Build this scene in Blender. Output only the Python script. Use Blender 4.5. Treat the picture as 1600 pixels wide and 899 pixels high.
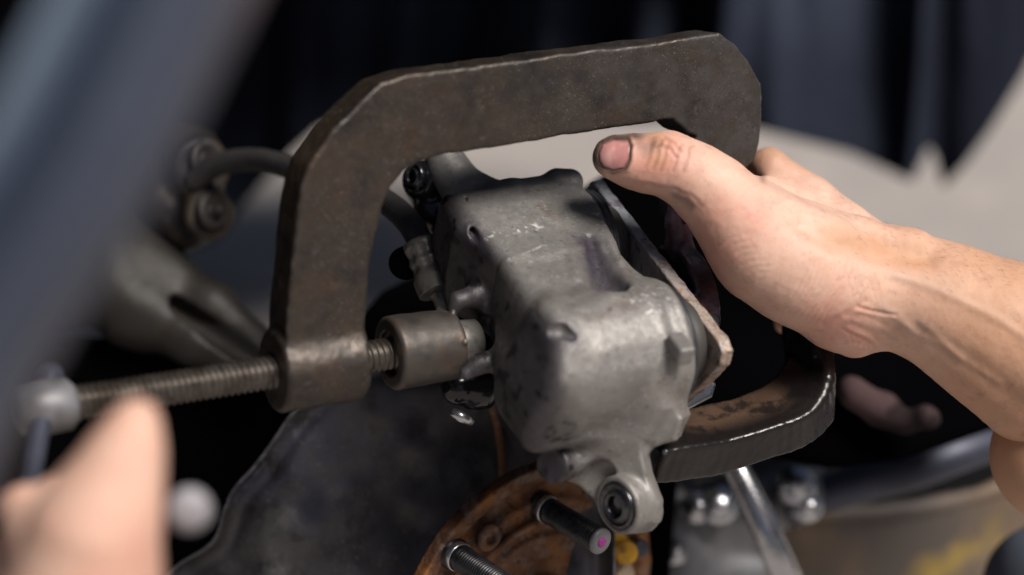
import bpy, math, random
import numpy as np
from mathutils import Vector, Matrix
random.seed(4); np.random.seed(4)
R = math.radians
for o in list(bpy.data.objects): bpy.data.objects.remove(o, do_unlink=True)
sc = bpy.context.scene
COL = sc.collection
# ------------------------------------------------------------------ camera, sky, sun, exposure
PITCH = R(25); DIST = 930.0; K = 0.3            # camera pitch, focus distance (mm), mm per photo pixel at focus
C0 = np.array([0, 0, 0.42])                      # the caliper's place above the floor (m)
AX_U = np.array([1, 0, 0.]); AX_V = np.array([0, math.sin(PITCH), math.cos(PITCH)])
AX_W = np.array([0, -math.cos(PITCH), math.sin(PITCH)])
cam = bpy.data.cameras.new('camera'); co = bpy.data.objects.new('camera', cam); COL.objects.link(co)
co.location = tuple(C0 + AX_W * DIST / 1000); co.rotation_euler = (math.pi / 2 - PITCH, 0, 0)
cam.sensor_width = 36; cam.lens = 36 * DIST / (1600 * K); cam.clip_start = 0.02; cam.clip_end = 200
cam.dof.use_dof = True; cam.dof.focus_distance = 0.925; cam.dof.aperture_fstop = 2.7
sc.camera = co
SUN_V = np.array([0.45, 0.60, 0.66]); SUN_V = SUN_V / np.linalg.norm(SUN_V)     # towards the sun in (right, up, toward camera)
sd = SUN_V[0] * AX_U + SUN_V[1] * AX_V + SUN_V[2] * AX_W
SUN_EL = math.asin(sd[2]); SUN_AZ = math.atan2(sd[0], sd[1])
w = bpy.data.worlds.new('World'); sc.world = w; w.use_nodes = True
nt = w.node_tree; nt.nodes.clear()
sky = nt.nodes.new('ShaderNodeTexSky'); sky.sky_type = 'NISHITA'; sky.sun_disc = False
sky.sun_elevation = SUN_EL; sky.sun_rotation = SUN_AZ; sky.air_density = 1.0; sky.dust_density = 3.0
bg = nt.nodes.new('ShaderNodeBackground'); bg.inputs[1].default_value = 0.034
out = nt.nodes.new('ShaderNodeOutputWorld')
nt.links.new(sky.outputs[0], bg.inputs[0]); nt.links.new(bg.outputs[0], out.inputs[0])
sl = bpy.data.lights.new('sun', 'SUN'); so = bpy.data.objects.new('sun', sl); COL.objects.link(so)
sl.energy = 4.8; sl.angle = R(24); sl.color = (1.0, 0.94, 0.87)
so.rotation_euler = Vector(tuple(sd)).to_track_quat('Z', 'Y').to_euler(); so.location = (1, -1, 3)
sc.view_settings.view_transform = 'Standard'; sc.view_settings.look = 'None'
sc.view_settings.exposure = 0.0; sc.view_settings.gamma = 1
sc.render.engine = 'CYCLES'

# ------------------------------------------------------------------ coordinates
def Q(px, py, w=0.0):
    s = K * (DIST - w) / DIST
    return np.array([(px - 800) * s, (449.5 - py) * s, w], float)
def W(P):                                        # view millimetres -> world metres
    P = np.atleast_2d(np.asarray(P, float))
    return C0 + 0.001 * (P[:, :1] * AX_U + P[:, 1:2] * AX_V + P[:, 2:3] * AX_W)
def unit(v): v = np.asarray(v, float); return v / np.linalg.norm(v)

# ------------------------------------------------------------------ noise
def _h(ix, iy, iz, s):
    n = (ix * 374761393 + iy * 668265263 + iz * 1274126177 + s * 362437) & 0xffffffff
    n = ((n ^ (n >> 13)) * 1274126177) & 0xffffffff
    return ((n ^ (n >> 16)) & 0xffff) / 32767.5 - 1.0
def noise(P, scale, seed=0):
    X = np.asarray(P, float) / scale + 1000.3; I = np.floor(X).astype(np.int64); F = X - I; F = F * F * (3 - 2 * F)
    r = 0
    for a in (0, 1):
        for b in (0, 1):
            for c in (0, 1):
                wgt = (F[:, 0] if a else 1 - F[:, 0]) * (F[:, 1] if b else 1 - F[:, 1]) * (F[:, 2] if c else 1 - F[:, 2])
                r = r + wgt * _h(I[:, 0] + a, I[:, 1] + b, I[:, 2] + c, seed)
    return r
def fbm(P, scale, seed=0, n=3):
    r = 0; a = 1.0; t = 0
    for k in range(n): r = r + a * noise(P, scale / 2 ** k, seed + k); t += a; a *= 0.5
    return r / t

# ------------------------------------------------------------------ signed distance shapes
def smin(a, b, k):
    if k <= 0: return np.minimum(a, b)
    h = np.clip(0.5 + 0.5 * (b - a) / k, 0, 1); return b + (a - b) * h - k * h * (1 - h)
def smax(a, b, k): return -smin(-a, -b, k)
def cone(P, a, b, ra, rb):
    a = np.asarray(a, float); b = np.asarray(b, float); d = b - a
    t = np.clip(((P - a) @ d) / (d @ d), 0, 1)
    return np.linalg.norm(P - a - t[:, None] * d, axis=1) - (ra + (rb - ra) * t)
def chain(P, pts, k=0):
    r = None
    for (a, ra), (b, rb) in zip(pts[:-1], pts[1:]):
        d = cone(P, a, b, ra, rb); r = d if r is None else smin(r, d, k)
    return r
def rbox(P, c, h, r):
    q = np.abs(P - np.asarray(c, float)) - (np.asarray(h, float) - r)
    return np.linalg.norm(np.maximum(q, 0), axis=1) + np.minimum(q.max(axis=1), 0) - r
def cyl(P, a, b, ra, r=1.0, rb=None):
    a = np.asarray(a, float); b = np.asarray(b, float); L = np.linalg.norm(b - a); d = (b - a) / L
    t = (P - a) @ d; rad = np.linalg.norm(P - a - t[:, None] * d, axis=1)
    rr = ra if rb is None else ra + (rb - ra) * np.clip(t / L, 0, 1)
    q0 = rad - rr + r; q1 = np.abs(t - L / 2) - L / 2 + r
    return np.minimum(np.maximum(q0, q1), 0) + np.sqrt(np.maximum(q0, 0) ** 2 + np.maximum(q1, 0) ** 2) - r
def torus(P, c, ax, rad, r):
    ax = unit(ax); d = P - np.asarray(c, float); t = d @ ax
    return np.sqrt((np.linalg.norm(d - t[:, None] * ax, axis=1) - rad) ** 2 + t ** 2) - r
def ell(P, c, rr):
    q = (P - np.asarray(c, float)) / np.asarray(rr, float); n = np.linalg.norm(q, axis=1)
    return (n - 1) * min(rr)
def poly2(p, V):
    V = np.asarray(V, float); n = len(V)
    d = np.full(len(p), 1e18); s = np.ones(len(p))
    for i in range(n):
        a = V[i]; b = V[i - 1]; e = b - a; wv = p - a
        t = np.clip((wv @ e) / (e @ e), 0, 1)[:, None]; q = wv - t * e
        d = np.minimum(d, (q ** 2).sum(1))
        c1 = p[:, 1] >= a[1]; c2 = p[:, 1] < b[1]; c3 = e[0] * wv[:, 1] > e[1] * wv[:, 0]
        flip = (c1 & c2 & c3) | (~c1 & ~c2 & ~c3); s = np.where(flip, -s, s)
    return s * np.sqrt(d)
def seg_dist(P, pts):
    r = None
    for a, b in zip(pts[:-1], pts[1:]):
        d = cone(P, a, b, 0, 0); r = d if r is None else np.minimum(r, d)
    return r

def mesh_sdf(f, lo, hi, h, proj=2):
    """surface nets over a narrow band"""
    lo = np.asarray(lo, float); hi = np.asarray(hi, float); S = 4
    nc = np.ceil((hi - lo) / (h * S)).astype(int) + 1
    g = np.stack(np.meshgrid(*[np.arange(n) for n in nc], indexing='ij'), -1).reshape(-1, 3)
    cv = f(lo + (g + 0.5) * h * S - 0.0).reshape(nc)
    near = np.abs(cv) < h * S * 1.35 + 1.0
    n = nc * S
    val = np.repeat(np.repeat(np.repeat(cv, S, 0), S, 1), S, 2).astype(np.float32)
    m = np.repeat(np.repeat(np.repeat(near, S, 0), S, 1), S, 2)
    idx = np.argwhere(m)
    vv = np.empty(len(idx), np.float32)
    for s in range(0, len(idx), 400000):
        vv[s:s + 400000] = f(lo + (idx[s:s + 400000] + 0.5) * h)
    val[m] = vv
    sg = val < 0
    c = [sg[i:n[0] - 1 + i, j:n[1] - 1 + j, k:n[2] - 1 + k] for i in (0, 1) for j in (0, 1) for k in (0, 1)]
    cnt = sum(x.astype(np.int8) for x in c); act = (cnt > 0) & (cnt < 8)
    cells = np.argwhere(act); ids = -np.ones(act.shape, np.int64); ids[act] = np.arange(len(cells))
    acc = np.zeros((len(cells), 3)); num = np.zeros(len(cells))
    cor = [np.array(x) for x in [(0,0,0),(1,0,0),(0,1,0),(0,0,1),(1,1,0),(1,0,1),(0,1,1),(1,1,1)]]
    for i in range(8):
        for j in range(i + 1, 8):
            if np.abs(cor[i] - cor[j]).sum() != 1: continue
            a = cells + cor[i]; b = cells + cor[j]
            va = val[a[:, 0], a[:, 1], a[:, 2]]; vb = val[b[:, 0], b[:, 1], b[:, 2]]
            k = (va < 0) != (vb < 0); t = np.zeros(len(cells)); t[k] = va[k] / (va[k] - vb[k])
            acc[k] += cor[i] + (cor[j] - cor[i]) * t[k][:, None]; num[k] += 1
    V = lo + (cells + acc / num[:, None] + 0.5) * h
    F = []
    for ax in range(3):
        o1, o2 = [(1, 2), (2, 0), (0, 1)][ax]
        sl1 = [slice(1, -1)] * 3; sl2 = [slice(1, -1)] * 3
        sl1[ax] = slice(0, -1); sl2[ax] = slice(1, None)
        A = sg[tuple(sl1)]; B = sg[tuple(sl2)]
        e = np.argwhere(A != B)
        if len(e) == 0: continue
        fl = A[e[:, 0], e[:, 1], e[:, 2]]
        off = np.ones(3, int); off[ax] = 0; e = e + off
        d1 = np.zeros(3, int); d1[o1] = 1; d2 = np.zeros(3, int); d2[o2] = 1
        qs = [e - d1 - d2, e - d2, e, e - d1]
        q = np.stack([ids[x[:, 0], x[:, 1], x[:, 2]] for x in qs], 1)
        q[~fl] = q[~fl][:, ::-1]; F.append(q)
    F = np.concatenate(F); F = F[(F >= 0).all(1)]
    for _ in range(proj):
        G, v0 = grad(f, V, h * 0.5)
        st = np.clip(v0, -0.6 * h, 0.6 * h); V = V - G * st[:, None]
    return V, F
def grad(f, V, e):
    v0 = f(V); G = np.stack([f(V + np.eye(3)[i] * e) - v0 for i in range(3)], 1)
    return G / (np.linalg.norm(G, axis=1, keepdims=True) + 1e-9), v0

# ------------------------------------------------------------------ objects
def tag(o, label=None, cat=None, group=None, kind=None):
    for k, v in (('label', label), ('category', cat), ('group', group), ('kind', kind)):
        if v: o[k] = v
    return o
def thing(name, at, label, cat, group=None):
    o = bpy.data.objects.new(name, None); COL.objects.link(o); o.empty_display_size = 0.02
    o.location = tuple(W(at)[0]); return tag(o, label, cat, group)
def mk(name, V, F, m, parent=None, smooth=True, attrs=None, world=False):
    V = np.asarray(V, float); P = V if world else W(V)
    if parent is None: org = np.array([(P[:, 0].min() + P[:, 0].max()) / 2, (P[:, 1].min() + P[:, 1].max()) / 2, P[:, 2].min()])
    else:
        org = np.array(parent.location)
        pp = parent.parent
        while pp: org = org + np.array(pp.location); pp = pp.parent
    me = bpy.data.meshes.new(name)
    if isinstance(F, np.ndarray) and F.ndim == 2:
        k = F.shape[1]; L = P - org
        me.vertices.add(len(L)); me.vertices.foreach_set('co', L.astype(np.float32).ravel())
        me.loops.add(F.size); me.loops.foreach_set('vertex_index', F.astype(np.int32).ravel())
        me.polygons.add(len(F)); me.polygons.foreach_set('loop_start', np.arange(0, F.size, k, dtype=np.int32))
        me.update(calc_edges=True); me.validate()
    else:
        me.from_pydata([tuple(x) for x in (P - org)], [], [tuple(int(i) for i in f) for f in F]); me.update()
    if smooth: me.polygons.foreach_set('use_smooth', [True] * len(me.polygons))
    for k, v in (attrs or {}).items():
        a = me.attributes.new(k, 'FLOAT', 'POINT'); a.data.foreach_set('value', np.asarray(v, np.float32))
    me.materials.append(m)
    o = bpy.data.objects.new(name, me); COL.objects.link(o)
    if parent is None: o.location = tuple(org)
    else: o.parent = parent
    return o
def sdfo(name, f, lo, hi, h, m, parent=None, disp=None, attrs=None, xf=None):
    V, F = mesh_sdf(f, lo, hi, h)
    if disp: 
        G, _ = grad(f, V, h * 0.5); V = V + G * disp(V)[:, None]
    at = {k: fn(V) for k, fn in (attrs or {}).items()}
    if xf: V = xf(V)
    return mk(name, V, F, m, parent, attrs=at)
def frame_of(d):
    d = unit(d); a = np.array([0, 0, 1.]) if abs(d[2]) < 0.8 else np.array([0, 1., 0])
    x = unit(np.cross(a, d)); return x, np.cross(d, x), d
def lathe(prof, a, d, n=48, thread=None):
    """prof: (distance along axis, radius); returns verts, faces with end caps"""
    x, y, z = frame_of(d); V = []; F = []
    for (t, r) in prof:
        for i in range(n):
            an = 2 * math.pi * i / n; rr = r
            if thread: rr = thread(t, an, r)
            V.append(np.asarray(a) + z * t + rr * (x * math.cos(an) + y * math.sin(an)))
    m = len(prof)
    for j in range(m - 1):
        for i in range(n):
            i2 = (i + 1) % n; F.append((j * n + i, j * n + i2, (j + 1) * n + i2, (j + 1) * n + i))
    F.append(tuple(range(n))[::-1]); F.append(tuple(range((m - 1) * n, m * n)))
    return V, F
def cr(pts, n=8):
    P = [np.asarray(p, float) for p in pts]; P = [2 * P[0] - P[1]] + P + [2 * P[-1] - P[-2]]; o = []
    for i in range(1, len(P) - 2):
        for k in range(n):
            t = k / n; a, b, c, d = P[i - 1:i + 3]
            o.append(0.5 * ((2 * b) + (c - a) * t + (2 * a - 5 * b + 4 * c - d) * t * t + (3 * b - a - 3 * c + d) * t ** 3))
    o.append(P[-2]); return np.array(o)
def tube(pts, rad, n=24, ridges=0, amp=0):
    pts = [np.asarray(p, float) for p in pts]; V = []; F = []
    ref = np.array([0.1, 0.3, 1.0]); m = len(pts)
    for j, p in enumerate(pts):
        d = unit(pts[min(j + 1, m - 1)] - pts[max(j - 1, 0)]); x = unit(np.cross(ref, d)); y = np.cross(d, x)
        r0 = rad[j] if hasattr(rad, '__len__') else rad
        for i in range(n):
            an = 2 * math.pi * i / n; r = r0 + (amp * math.cos(ridges * an) if ridges else 0)
            V.append(p + r * (x * math.cos(an) + y * math.sin(an)))
    for j in range(m - 1):
        for i in range(n):
            i2 = (i + 1) % n; F.append((j * n + i, j * n + i2, (j + 1) * n + i2, (j + 1) * n + i))
    F.append(tuple(range(n))[::-1]); F.append(tuple(range((m - 1) * n, m * n)))
    return V, F

# ------------------------------------------------------------------ materials
def mat(name, base, rough=0.5, metal=0.0, spec=0.5, layers=(), bumps=(), rvar=0.0, rscale=60, sss=0, coat=0, grain=None):
    """layers: (colour, kind, scale, lo, hi, strength[, attr]); bumps: (kind, scale, strength, dist mm)"""
    m = bpy.data.materials.new(name); m.use_nodes = True; N = m.node_tree.nodes; L = m.node_tree.links
    b = N['Principled BSDF']; tc = N.new('ShaderNodeTexCoord'); vec = tc.outputs['Object']
    b.inputs['Roughness'].default_value = rough; b.inputs['Metallic'].default_value = metal
    b.inputs['Specular IOR Level'].default_value = spec
    if coat: b.inputs['Coat Weight'].default_value = coat; b.inputs['Coat Roughness'].default_value = 0.15
    col = N.new('ShaderNodeRGB'); col.outputs[0].default_value = (*base, 1); cur = col.outputs[0]
    def tex(kind, scale, i=0):
        if kind == 'noise':
            t = N.new('ShaderNodeTexNoise'); t.inputs['Scale'].default_value = scale; t.inputs['Detail'].default_value = 6; t.inputs['Roughness'].default_value = 0.6
            mp = N.new('ShaderNodeMapping'); mp.inputs['Location'].default_value = (i * 1.7, i * 0.9, 3 + i); L.new(vec, mp.inputs[0]); L.new(mp.outputs[0], t.inputs['Vector']); return t.outputs[0]
        if kind == 'voro':
            t = N.new('ShaderNodeTexVoronoi'); t.inputs['Scale'].default_value = scale; L.new(vec, t.inputs['Vector']); return t.outputs['Distance']
        if kind == 'crack':
            t = N.new('ShaderNodeTexVoronoi'); t.feature = 'DISTANCE_TO_EDGE'; t.inputs['Scale'].default_value = scale
            nz = N.new('ShaderNodeTexNoise'); nz.inputs['Scale'].default_value = scale * 0.6
            mx = N.new('ShaderNodeMix'); mx.data_type = 'VECTOR'; mx.inputs[0].default_value = 0.01; L.new(vec, mx.inputs[4]); L.new(nz.outputs[1], mx.inputs[5]); L.new(mx.outputs[1], t.inputs['Vector']); return t.outputs['Distance']
        if kind == 'streak':
            mp = N.new('ShaderNodeMapping'); mp.inputs['Rotation'].default_value = (0.4 + i, 0.9 * i, 0.7 + i * 1.3); mp.inputs['Scale'].default_value = (1, 0.06, 1)
            t = N.new('ShaderNodeTexNoise'); t.inputs['Scale'].default_value = scale; t.inputs['Detail'].default_value = 3
            L.new(vec, mp.inputs[0]); L.new(mp.outputs[0], t.inputs['Vector']); return t.outputs[0]
        if kind == 'edge':
            g = N.new('ShaderNodeNewGeometry'); return g.outputs['Pointiness']
        a = N.new('ShaderNodeAttribute'); a.attribute_name = kind; return a.outputs['Fac']
    for i, l in enumerate(layers):
        c, kind, scale, lo, hi, st = l[:6]
        r = N.new('ShaderNodeMapRange'); r.inputs[1].default_value = lo; r.inputs[2].default_value = hi; r.inputs[4].default_value = st
        L.new(tex(kind, scale, i), r.inputs[0]); f = r.outputs[0]
        if len(l) > 6:                                     # break the layer up with noise
            mu = N.new('ShaderNodeMath'); mu.operation = 'MULTIPLY'; r2 = N.new('ShaderNodeMapRange'); r2.inputs[1].default_value = 0.35; r2.inputs[2].default_value = 0.6
            L.new(tex('noise', l[6], i + 5), r2.inputs[0]); L.new(f, mu.inputs[0]); L.new(r2.outputs[0], mu.inputs[1]); f = mu.outputs[0]
        mx = N.new('ShaderNodeMix'); mx.data_type = 'RGBA'; L.new(f, mx.inputs[0]); L.new(cur, mx.inputs[6]); mx.inputs[7].default_value = (*c, 1); cur = mx.outputs[2]
    L.new(cur, b.inputs['Base Color'])
    if rvar:
        r = N.new('ShaderNodeMapRange'); r.inputs[1].default_value = 0.3; r.inputs[2].default_value = 0.7; r.inputs[3].default_value = max(0.04, rough - rvar); r.inputs[4].default_value = min(1, rough + rvar)
        L.new(tex('noise', rscale, 9), r.inputs[0]); L.new(r.outputs[0], b.inputs['Roughness'])
    prev = None
    for i, (kind, scale, st, dist) in enumerate(bumps):
        bp = N.new('ShaderNodeBump'); bp.inputs['Strength'].default_value = st; bp.inputs['Distance'].default_value = dist / 1000
        L.new(tex(kind, scale, i + 3), bp.inputs['Height'])
        if kind == 'crack': bp.inputs['Strength'].default_value = st
        if prev: L.new(prev, bp.inputs['Normal'])
        prev = bp.outputs[0]
    if prev: L.new(prev, b.inputs['Normal'])
    if sss:
        b.inputs['Subsurface Weight'].default_value = sss; b.inputs['Subsurface Radius'].default_value = (1.0, 0.35, 0.2); b.inputs['Subsurface Scale'].default_value = 0.003
    return m
M = {}
M['cast'] = mat('caliper_cast_metal', (0.215, 0.205, 0.195), 0.43, 0.35, 0.5,
    layers=[((0.13, 0.12, 0.12), 'noise', 30, 0.47, 0.66, 0.55), ((0.27, 0.255, 0.235), 'noise', 75, 0.5, 0.68, 0.6),
            ((0.13, 0.095, 0.07), 'noise', 44, 0.56, 0.68, 0.55), ((0.36, 0.35, 0.34), 'noise', 420, 0.60, 0.68, 0.6), ((0.08, 0.07, 0.07), 'noise', 300, 0.60, 0.68, 0.6), ((0.040, 0.033, 0.050), 'shade_grime', 1, 0.0, 0.9, 0.92),
            ((0.012, 0.010, 0.012), 'rear_shade_spots', 1, 0.0, 0.75, 0.95), ((0.85, 0.84, 0.82), 'scuff', 1, 0.2, 0.8, 0.9, 900), ((0.48, 0.47, 0.45), 'edge', 1, 0.53, 0.60, 0.6, 220)],
    bumps=[('noise', 140, 0.3, 0.7), ('noise', 520, 0.5, 0.45), ('noise', 1400, 0.7, 0.28)], rvar=0.16, rscale=320)
M['clamp'] = mat('clamp_forged_steel', (0.036, 0.028, 0.023), 0.44, 0.4, 0.5,
    layers=[((0.055, 0.038, 0.027), 'noise', 20, 0.42, 0.62, 0.85), ((0.014, 0.013, 0.015), 'noise', 45, 0.5, 0.68, 0.8), ((0.065, 0.061, 0.060), 'worn', 1, 0, 1, 0.75, 60),
            ((0.11, 0.10, 0.095), 'streak', 420, 0.60, 0.70, 0.4, 90), ((0.20, 0.19, 0.18), 'streak', 1500, 0.63, 0.70, 0.75, 40), ((0.065, 0.034, 0.020), 'noise', 60, 0.60, 0.72, 0.5),
            ((0.012, 0.011, 0.012), 'noise', 420, 0.60, 0.70, 0.5), ((0.34, 0.33, 0.31), 'edge', 1, 0.535, 0.61, 0.7, 35)],
    bumps=[('noise', 80, 0.3, 0.9), ('noise', 420, 0.22, 0.35), ('streak', 500, 0.3, 0.25), ('noise', 1300, 0.3, 0.15)], rvar=0.12, rscale=150)
M['screw'] = mat('screw_steel', (0.12, 0.105, 0.092), 0.4, 0.7, 0.5,
    layers=[((0.05, 0.035, 0.025), 'noise', 80, 0.45, 0.65, 0.8), ((0.02, 0.018, 0.018), 'noise', 200, 0.55, 0.7, 0.7)], bumps=[('noise', 500, 0.3, 0.3)], rvar=0.1)
M['barrel'] = mat('swivel_steel', (0.065, 0.056, 0.05), 0.47, 0.4, 0.5,
    layers=[((0.12, 0.06, 0.03), 'noise', 60, 0.52, 0.68, 0.7), ((0.035, 0.032, 0.032), 'noise', 90, 0.5, 0.65, 0.7), ((0.5, 0.48, 0.45), 'edge', 1, 0.54, 0.6, 0.6, 250)],
    bumps=[('noise', 150, 0.3, 0.6), ('noise', 700, 0.3, 0.3)], rvar=0.12)
M['skin'] = mat('skin', (0.72, 0.465, 0.36), 0.46, 0, 0.4,
    layers=[((0.62, 0.345, 0.26), 'noise', 26, 0.45, 0.68, 0.65), ((0.76, 0.54, 0.43), 'noise', 50, 0.5, 0.7, 0.6), ((0.60, 0.31, 0.23), 'noise', 170, 0.52, 0.68, 0.4), ((0.62, 0.25, 0.19), 'red', 1, 0, 1, 0.7),
            ((0.47, 0.35, 0.30), 'vein', 1, 0, 1, 0.55), ((0.52, 0.275, 0.15), 'tan', 1, 0, 1, 0.8), ((0.42, 0.20, 0.14), 'noise', 520, 0.60, 0.72, 0.4), ((0.045, 0.028, 0.026), 'dirt', 1, 0, 1, 0.93)],
    bumps=[('crack', 620, 0.35, 0.22), ('noise', 260, 0.35, 0.5), ('noise', 1100, 0.4, 0.2)], rvar=0.1, rscale=200, sss=0.18)
M['nail'] = mat('thumbnail', (0.55, 0.25, 0.235), 0.28, 0, 0.5, layers=[((0.68, 0.42, 0.38), 'noise', 120, 0.5, 0.65, 0.6), ((0.10, 0.05, 0.045), 'dirt', 1, 0, 1, 0.9)], bumps=[('streak', 400, 0.15, 0.15)], sss=0.1)
M['rubber'] = mat('hose_rubber', (0.028, 0.026, 0.028), 0.6, 0, 0.4, layers=[((0.045, 0.042, 0.042), 'noise', 160, 0.5, 0.7, 0.7)], bumps=[('noise', 500, 0.3, 0.3)])
M['hose_far'] = mat('black_hose_rubber', (0.006, 0.006, 0.006), 0.7, 0, 0.3)
M['ferrule'] = mat('ferrule_metal', (0.15, 0.14, 0.13), 0.45, 0.5, 0.5, layers=[((0.03, 0.03, 0.03), 'noise', 150, 0.5, 0.65, 0.7), ((0.35, 0.34, 0.32), 'edge', 1, 0.54, 0.62, 0.7)], bumps=[('noise', 500, 0.3, 0.3)])
M['boot'] = mat('rubber_boot', (0.035, 0.037, 0.045), 0.4, 0, 0.5, layers=[((0.09, 0.08, 0.075), 'noise', 120, 0.5, 0.7, 0.7)], bumps=[('noise', 400, 0.2, 0.3)])
M['gloss_black'] = mat('glossy_black_rubber', (0.010, 0.011, 0.014), 0.18, 0, 0.5)
M['pad'] = mat('pad_plate_steel', (0.26, 0.27, 0.30), 0.45, 0.15, 0.5,
    layers=[((0.26, 0.15, 0.10), 'rust', 1, 0, 1, 0.9, 260), ((0.52, 0.42, 0.32), 'rust', 1, 0.5, 1, 0.6, 700), ((0.04, 0.022, 0.03), 'noise', 160, 0.5, 0.65, 0.7), ((0.45, 0.47, 0.50), 'edge', 1, 0.53, 0.6, 0.6, 500)],
    bumps=[('noise', 400, 0.6, 0.6), ('voro', 500, 0.5, 0.4)], rvar=0.1)
M['lining'] = mat('friction_lining', (0.03, 0.028, 0.028), 0.85, 0, 0.3, bumps=[('noise', 500, 0.8, 0.6)])
M['wetblack'] = mat('greasy_black_iron', (0.07, 0.05, 0.06), 0.24, 0.35, 0.6,
    layers=[((0.17, 0.08, 0.10), 'noise', 55, 0.48, 0.66, 0.8), ((0.10, 0.11, 0.19), 'noise', 80, 0.52, 0.68, 0.7), ((0.35, 0.33, 0.34), 'edge', 1, 0.54, 0.61, 0.6, 300)],
    bumps=[('noise', 160, 0.6, 1.2), ('noise', 600, 0.4, 0.4)], rvar=0.12)
M['bridge'] = mat('caliper_bridge_iron', (0.016, 0.014, 0.014), 0.22, 0.4, 0.6,
    layers=[((0.12, 0.075, 0.052), 'tan', 1, 0.2, 0.8, 0.95), ((0.012, 0.011, 0.012), 'noise', 90, 0.5, 0.62, 0.8), ((0.45, 0.45, 0.47), 'edge', 1, 0.535, 0.60, 0.75, 200)],
    bumps=[('noise', 160, 0.3, 0.6), ('noise', 700, 0.4, 0.3)], rvar=0.12)
M['bushing'] = mat('bushing_steel', (0.10, 0.10, 0.11), 0.25, 0.9, 0.5, layers=[((0.02, 0.02, 0.022), 'noise', 200, 0.5, 0.65, 0.8)])
M['chrome'] = mat('bright_steel', (0.52, 0.53, 0.56), 0.26, 0.9, 0.5, layers=[((0.18, 0.17, 0.17), 'noise', 60, 0.5, 0.7, 0.6)], rvar=0.08)
M['shield'] = mat('dust_shield_steel', (0.040, 0.037, 0.041), 0.52, 0.4, 0.5,
    layers=[((0.075, 0.07, 0.072), 'noise', 16, 0.42, 0.6, 0.9), ((0.045, 0.046, 0.07), 'noise', 22, 0.5, 0.62, 0.7), ((0.016, 0.015, 0.016), 'noise', 50, 0.52, 0.64, 0.8), ((0.16, 0.155, 0.15), 'streak', 500, 0.60, 0.72, 0.6, 20), ((0.3, 0.3, 0.33), 'edge', 1, 0.55, 0.62, 0.8)],
    bumps=[('noise', 60, 0.4, 1.5), ('streak', 450, 0.3, 0.4), ('noise', 500, 0.3, 0.4)], rvar=0.15)
M['rust'] = mat('rusty_iron', (0.16, 0.068, 0.03), 0.6, 0.2, 0.5,
    layers=[((0.30, 0.12, 0.025), 'noise', 36, 0.5, 0.62, 0.85), ((0.040, 0.018, 0.014), 'noise', 26, 0.5, 0.60, 0.9), ((0.20, 0.14, 0.11), 'streak', 160, 0.52, 0.64, 0.7), ((0.05, 0.025, 0.018), 'noise', 220, 0.55, 0.65, 0.8), ((0.30, 0.28, 0.32), 'edge', 1, 0.56, 0.64, 0.4, 60)],
    bumps=[('noise', 90, 0.8, 2.2), ('noise', 420, 0.8, 0.8)], rvar=0.18)
M['stud'] = mat('stud_steel', (0.05, 0.05, 0.053), 0.32, 0.7, 0.5, layers=[((0.012, 0.011, 0.012), 'noise', 200, 0.5, 0.6, 0.7)], bumps=[('noise', 500, 0.2, 0.3)])
M['magenta'] = mat('magenta_paint', (0.42, 0.03, 0.32), 0.5, 0, layers=[((0.08, 0.05, 0.07), 'noise', 700, 0.48, 0.6, 0.8)])
M['yellow'] = mat('yellow_plastic', (0.6, 0.30, 0.012), 0.5, 0, layers=[((0.10, 0.06, 0.02), 'noise', 120, 0.5, 0.66, 0.8)])
M['tanpart'] = mat('tan_plastic', (0.34, 0.26, 0.18), 0.6, 0)
M['black'] = mat('black_plastic', (0.0015, 0.0015, 0.002), 0.95, 0, 0.0)
M['arm'] = mat('suspension_casting', (0.018, 0.016, 0.014), 0.55, 0.2, 0.4, layers=[((0.012, 0.010, 0.010), 'noise', 18, 0.45, 0.62, 0.8), ((0.035, 0.027, 0.018), 'noise', 30, 0.55, 0.7, 0.6)], bumps=[('noise', 80, 0.4, 1.5)])
M['bracket'] = mat('bushing_iron', (0.045, 0.034, 0.026), 0.5, 0.2, 0.4, layers=[((0.008, 0.008, 0.01), 'noise', 35, 0.46, 0.56, 0.95)])
M['paint'] = mat('blue_grey_car_paint', (0.062, 0.078, 0.120), 0.40, 0.3, 0.5, layers=[((0.035, 0.045, 0.075), 'noise', 6, 0.45, 0.6, 0.7)], coat=0.2)
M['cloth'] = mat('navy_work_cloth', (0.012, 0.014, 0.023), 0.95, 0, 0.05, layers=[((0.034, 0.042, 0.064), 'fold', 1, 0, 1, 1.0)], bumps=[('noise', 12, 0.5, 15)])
M['ground'] = mat('concrete_floor', (0.34, 0.308, 0.29), 0.85, 0, 0.3, layers=[((0.30, 0.28, 0.27), 'noise', 2.2, 0.4, 0.6, 0.7), ((0.44, 0.39, 0.35), 'noise', 9, 0.5, 0.7, 0.6), ((0.18, 0.16, 0.15), 'noise', 60, 0.6, 0.7, 0.5)], bumps=[('noise', 60, 0.3, 2)])
M['pan'] = mat('old_tan_pan', (0.16, 0.115, 0.08), 0.6, 0.1, 0.4, layers=[((0.07, 0.062, 0.06), 'noise', 8, 0.44, 0.56, 0.85), ((0.38, 0.26, 0.05), 'noise', 6, 0.56, 0.64, 0.8)])
M['pan_in'] = mat('dark_oil', (0.004, 0.004, 0.005), 0.8, 0, 0.1)
M['bluebar'] = mat('blue_grey_steel', (0.060, 0.066, 0.095), 0.45, 0.4, 0.5, layers=[((0.03, 0.032, 0.045), 'noise', 20, 0.45, 0.6, 0.7)])
M['lowarm'] = mat('lower_arm_metal', (0.20, 0.20, 0.215), 0.5, 0.3, 0.5, layers=[((0.07, 0.065, 0.06), 'noise', 16, 0.45, 0.58, 0.9), ((0.33, 0.36, 0.42), 'noise', 22, 0.55, 0.65, 0.7)])
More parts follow.
